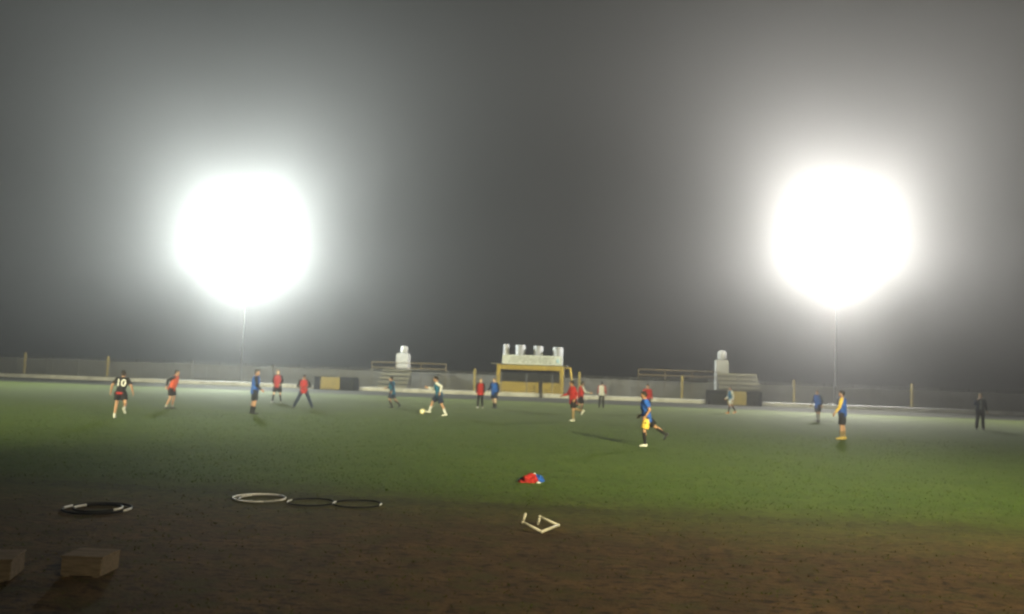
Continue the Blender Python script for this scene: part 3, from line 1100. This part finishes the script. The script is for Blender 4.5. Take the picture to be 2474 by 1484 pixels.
person(1382, 1017, 918, 205, K(lean=5, Ll=(4, 4, 5), Rl=(-14, 4, 66, -60), La=(-20, 12, 50), Ra=(22, 12, 55), head=-20),
       K(top='red_cloth', sleeve='long', bib='red_cloth', bottom='black_cloth', sock='khaki_cloth', shoe='white_shoe', hem=-.16, skin='tan_skin'),
       'nearer red player with tan socks, running in front of another red player')
person(1452, 986, 925, 80, K(lean=2, Ll=(2, 4, 3), Rl=(-4, 4, 6), La=(5, 12, 30), Ra=(5, 12, 30)),
       K(top='red_cloth', sleeve='long', bib='white_cloth', bottom='dark_grey_cloth', legwear='pants', shoe='black_shoe'),
       'far player in white bib with red sleeves standing before the low white wall')
person(1562, 1001, 932, -85, K(lean=2, Ll=(4, 5, 5), Rl=(-4, 5, 5), La=(5, 12, 25), Ra=(5, 12, 25)),
       K(top='red_cloth', sleeve='long', bib='red_cloth', bottom='black_cloth', sock='black_cloth', shoe='black_shoe', hair='brown_hair'),
       'far player in red, hidden behind the head and shoulders of the blue runner')
person(1560, 1078, 943, 187, K(lean=7, Ll=(12, 4, 16), Rl=(-44, 6, 14, -56), La=(-24, 14, 62), Ra=(-6, 10, 60), twist=-8, nod=10),
       K(top='blue_cloth', sleeve='short', bib='blue_cloth', bottom='black_cloth', shorts_panel=('L', 'yellow_cloth'), sock='black_cloth', shoe='white_shoe', shoe_R='black_shoe', hem=-.13, skin='tan_skin'),
       'nearest player in bright blue shirt and yellow and black shorts running to the left')
person(1765, 999, 935, 195, K(lean=4, Ll=(20, 4, 8), Rl=(-20, 4, 10, -20), La=(-12, 10, 25), Ra=(15, 10, 30)),
       K(top='white_cloth', sleeve='long', bib='teal_cloth', bottom='white_cloth', sock='black_cloth', shoe='orange_shoe', shorts_len=.3),
       'player in teal bib, white sleeves and white shorts striding before the right dugout')
person(1975, 1019, 942, 215, K(lean=5, Ll=(6, 4, 6), Rl=(-6, 4, 10), La=(-15, 18, 40), Ra=(0, 24, 30)),
       K(top='navy_cloth', sleeve='long', bib='blue_cloth', bottom='black_cloth', sock='grey_cloth', shoe='black_shoe', hair='brown_hair', hem=-.12),
       'far player in blue bib and dark shorts, left of the player with yellow sleeves')
person(2034, 1061, 940, 158, K(lean=2, Ll=(4, 4, 6), Rl=(-1, 4, 5), La=(14, 16, 20), Ra=(-4, 12, 22), head=5, nod=-4),
       K(top='yellow_cloth', sleeve='long', bib='blue_cloth', bottom='black_cloth', sock='khaki_cloth', sock_len='mid', shoe='yellow_shoe', shorts_len=.4),
       'player in blue bib with long yellow sleeves and orange-yellow shoes, under the right light')
person(2367, 1039, 950, -100, K(lean=3, Ll=(3, 3, 4), Rl=(-3, 3, 4), La=(6, 12, 20), Ra=(50, 20, 105, -20)),
       K(top='navy_cloth', sleeve='long', front='grey_cloth', bottom='black_cloth', legwear='pants', shoe='black_shoe', hair='fair_hair', skin='pale_skin'),
       'man in dark tracksuit standing alone at far right with one hand near his face')

# the ball
q = G(1020, 1001)
bt = empty('football', (q.x, q.y, 0))
tag(bt, 'yellow and white football rolling left of the kicking player', 'ball')
bm = bmesh.new()
ball(bm, V((0, 0, .125)), .12, 4)
o = obj('cover', bm, M['ball_white'], bt, True)
bm = bmesh.new()
for k in range(12):
    t_ = math.acos(1 - 2 * (k + .5) / 12)
    f_ = k * 2.39996
    d_ = V((math.sin(t_) * math.cos(f_), math.sin(t_) * math.sin(f_), math.cos(t_)))
    a_, b_ = frame(d_)
    loft(bm, [(V((0, 0, .125)) + d_ * .1, a_, b_, .048, .048), (V((0, 0, .125)) + d_ * .117, a_, b_, .046, .046), (V((0, 0, .125)) + d_ * .123, a_, b_, .022, .022)], 5)
obj('panels', bm, M['ball_yellow'], bt)


# ------------------------------------------------------------------ training kit on the near side
def ring(name, label, c, r, tr, mats, segs, group, squash=1.0, rz=0.0):
    """hoop: black or white tube, with painted bands as parts; white ones on dark tubes are glints"""
    t = tag(empty(name, (c.x, c.y, 0), rz), label, 'hoop', group)

    def arc(a0, a1, rr, nm, m, parent, closed=False):
        bm = bmesh.new()
        n = max(6, int(72 * abs(a1 - a0) / 360))
        rows = []
        for k in range(n + (0 if closed else 1)):
            a = rad(a0 + (a1 - a0) * k / n)
            cc = V((r * math.cos(a), r * math.sin(a) * squash, tr + .004))
            ax = V((math.cos(a), math.sin(a) * squash, 0)).normalized()
            rows.append([bm.verts.new(cc + ax * (rr * math.cos(2 * math.pi * j / 10)) + V((0, 0, rr * math.sin(2 * math.pi * j / 10)))) for j in range(10)])
        for k in range(len(rows) - (0 if closed else 1)):
            A, B = rows[k], rows[(k + 1) % len(rows)]
            for j in range(10):
                bm.faces.new((A[j], A[(j + 1) % 10], B[(j + 1) % 10], B[j]))
        if not closed:
            bm.faces.new(rows[0])
            bm.faces.new(rows[-1][::-1])
        return obj(nm, bm, m, parent, True)
    h_ = arc(0, 360, tr, 'hoop', M[mats[0]], t, True)
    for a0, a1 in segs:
        arc(a0, a1, tr * 1.12, 'glint_tone_band', M[mats[1]], t)  # white bands on dark tubes paint the glints in colour
    return t


def ring_px(name, label, u0, u1, v, tr, mats, segs, group, squash=1.0):
    a, b = G(u0, v - (u1 - u0) * .0175), G(u1, v + (u1 - u0) * .0175)
    return ring(name, label, (a + b) / 2, (b - a).length / 2 - tr, tr, mats, segs, group, squash)


grp = 'training hoops lying on the ground'
ring_px('training_hoop', 'big black hoop with white painted glints, outer one of the pair at the left', 156, 315, 1231, .017, ('black_plastic', 'white_plastic'), ((168, 196), (-14, 14)), grp)
ring_px('training_hoop', 'smaller black hoop with white painted glints, lying inside the big black hoop', 180, 293, 1230, .017, ('black_plastic', 'white_plastic'), ((150, 200), (-22, 26)), grp)
ring_px('training_hoop', 'white hoop, outer one of the pale pair left of the heap', 563, 690, 1205, .013, ('white_plastic', 'grey_plastic'), ((25, 60), (300, 325)), grp)
ring_px('training_hoop', 'grey and white hoop lying inside the white hoop', 579, 689, 1206, .01, ('grey_plastic', 'white_plastic'), ((140, 215), (-20, 20)), grp)
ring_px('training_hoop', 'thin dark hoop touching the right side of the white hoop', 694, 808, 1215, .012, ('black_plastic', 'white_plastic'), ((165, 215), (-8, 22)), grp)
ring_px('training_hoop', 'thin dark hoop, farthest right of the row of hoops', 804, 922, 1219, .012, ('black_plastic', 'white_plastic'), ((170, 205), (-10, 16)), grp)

# toppled pipe hurdle: five white pipes
s_ = 2473 / 2560
hp = {k: (a * s_, b * s_) for k, (a, b) in dict(A=(1313.4, 1285.9), B=(1306.7, 1306), C=(1354.1, 1329.7), D=(1395.6, 1313.4), E=(1349.7, 1292.6), F=(1344.5, 1309.7)).items()}
PC, PD, PF = G(*hp['C'], .025), G(*hp['D'], .025), G(*hp['F'], .02)
PE_ = atY(*hp['E'], PF.y)
PB = atY(*hp['B'], PC.y - (PD.y - PE_.y))
PA = atY(*hp['A'], PB.y)
hd = tag(empty('training_hurdle', (PC.x, PC.y, 0)), 'white pipe hurdle lying toppled on the brown earth below the red heap', 'hurdle')
org = V((PC.x, PC.y, 0))
for nm, a, b in (('foot', PA, PB), ('upright', PB, PC), ('crossbar', PC, PD), ('upright', PD, PE_), ('foot', PE_, PF)):
    bm = bmesh.new()
    capsule(bm, a - org, b - org, .021, .021)
    p_ = obj(nm, bm, M['pipe_white'], hd, True)
for a in (PB, PC, PD, PE_):
    bm = bmesh.new()
    ball(bm, a - org, .027)
    obj('elbow', bm, M['pipe_white'], hd, True)


# heap of bibs
def lump(name, mtl, c, size, seed, flat=.35, parent=None):
    bm = bmesh.new()
    bmesh.ops.create_icosphere(bm, subdivisions=5, radius=1)
    for v in bm.verts:
        n_ = v.co.normalized()
        f = 1 + .3 * noise.noise(n_ * 1.7 + V((seed, 0, 0))) + .13 * abs(noise.noise(n_ * 4.5 + V((0, seed, 0)))) + .05 * noise.noise(n_ * 11 + V((seed, seed, 0)))
        z = n_.z * f
        v.co = V((n_.x * f * size[0], n_.y * f * size[1], max(-.02, z * size[2] if z > 0 else z * .04)))
    o_ = obj(name, bm, mtl, parent, True)
    o_.location = c
    return o_


hc = G(1282, 1164)
k = (G(1314, 1166) - G(1250, 1163)).length / 2
hy = .2
b1 = tag(empty('bib_heap', hc), 'heap of red training bibs on the grass at the edge of the pitch', 'bibs', 'clothes left at the pitch edge')
lump('red_cloth', M['red_cloth'], (-.08 * k, 0, 0), (k * .66, .2, k * .55), 3.3, parent=b1)
lump('red_cloth', M['red_cloth'], (-.62 * k, -.06, 0), (k * .3, .14, k * .14), 5.1, parent=b1)
lump('white_cloth', M['white_cloth'], (.6 * k, -.12, .005), (.045, .04, .02), 1.7, parent=b1)
lump('white_cloth', M['white_cloth'], (.22 * k, .07, k * .56), (.03, .03, .02), 2.7, parent=b1)
b2_ = tag(empty('blue_bib', hc + V((.52 * k, .1, 0))), 'crumpled blue bib sticking out behind the right side of the red heap', 'bib', 'clothes left at the pitch edge')
lump('blue_cloth', M['blue_cloth'], (0, .03, 0), (k * .44, .17, k * .5), 9.2, parent=b2_)
lump('navy_cloth', M['navy_cloth'], (-1.3 * k, .02, 0), (k * .2, .1, k * .22), 6.2, parent=b2_)


# blocks in the bottom left corner
def block(label, c, s, rz, tilt=0.0):
    t = tag(empty('wooden_block', c, rz), label, 'block', 'blocks on the bare earth')
    bm = bmesh.new()
    box(bm, (0, 0, s[2] / 2 + .006), (s[0], s[1], s[2] + .004), bev=.012)
    for v in bm.verts:
        v.co += V([noise.noise(v.co * 7 + V((q, 0, 0))) * .006 for q in (0, 9, 18)])
    body = obj('body', bm, M['old_wood'], t)
    bm = bmesh.new()
    for q in (-1, 0, 1):
        box(bm, (0, q * s[1] / 3, s[2] + .022), (s[0] + .02, s[1] / 3 - .006, .026), bev=.006)
    obj('top_board', bm, M['old_wood'], t)
    for q in (-1, 1):
        bm = bmesh.new()
        box(bm, (q * s[0] * .36, 0, .0), (.06, s[1] * 1.02, .03), bev=.006)
        obj('runner', bm, M['old_wood'], t)
    return t


block('pale worn wooden block on the dark earth near the bottom left corner', V((-5.29, 8.97, 0)), (.42, .41, .17), .08)
block('dim wooden block cut off by the left edge of the picture', G(-40, 1392), (.62, .5, .18), .35)

# ------------------------------------------------------------------ air, sky, output
bm = bmesh.new()
box(bm, (0, 195, 14.7), (700, 530, 32.4))
hz = tag(obj('haze', bm, bpy.data.materials.new('haze')), 'night fog filling the whole ground', 'fog', kind='stuff')
hm = hz.data.materials[0]
hm.use_nodes = True
nt = hm.node_tree
nt.nodes.clear()
out = nt.nodes.new('ShaderNodeOutputMaterial')
pv = nt.nodes.new('ShaderNodeVolumePrincipled')
nt.links.new(pv.outputs[0], out.inputs['Volume'])
pv.inputs['Color'].default_value = (.93, .93, .92, 1)
pv.inputs['Density'].default_value = .008
pv.inputs['Anisotropy'].default_value = .925

wd_ = bpy.data.worlds.new('World')
C.world = wd_
wd_.use_nodes = True
nt = wd_.node_tree
sky = nt.nodes.new('ShaderNodeTexSky')
sky.sky_type = 'NISHITA'
sky.sun_disc = False
sky.sun_elevation = rad(-4)
sky.sun_rotation = rad(200)
nt.links.new(sky.outputs[0], nt.nodes['Background'].inputs[0])
nt.nodes['Background'].inputs[1].default_value = .15

C.view_settings.view_transform = 'Standard'
C.view_settings.look = 'None'
C.view_settings.exposure = 0
C.view_settings.gamma = 1
C.cycles.volume_bounces = 0
C.cycles.max_bounces = 3
C.cycles.diffuse_bounces = 1
C.cycles.filter_width = 2.2
C.cycles.use_denoising = True
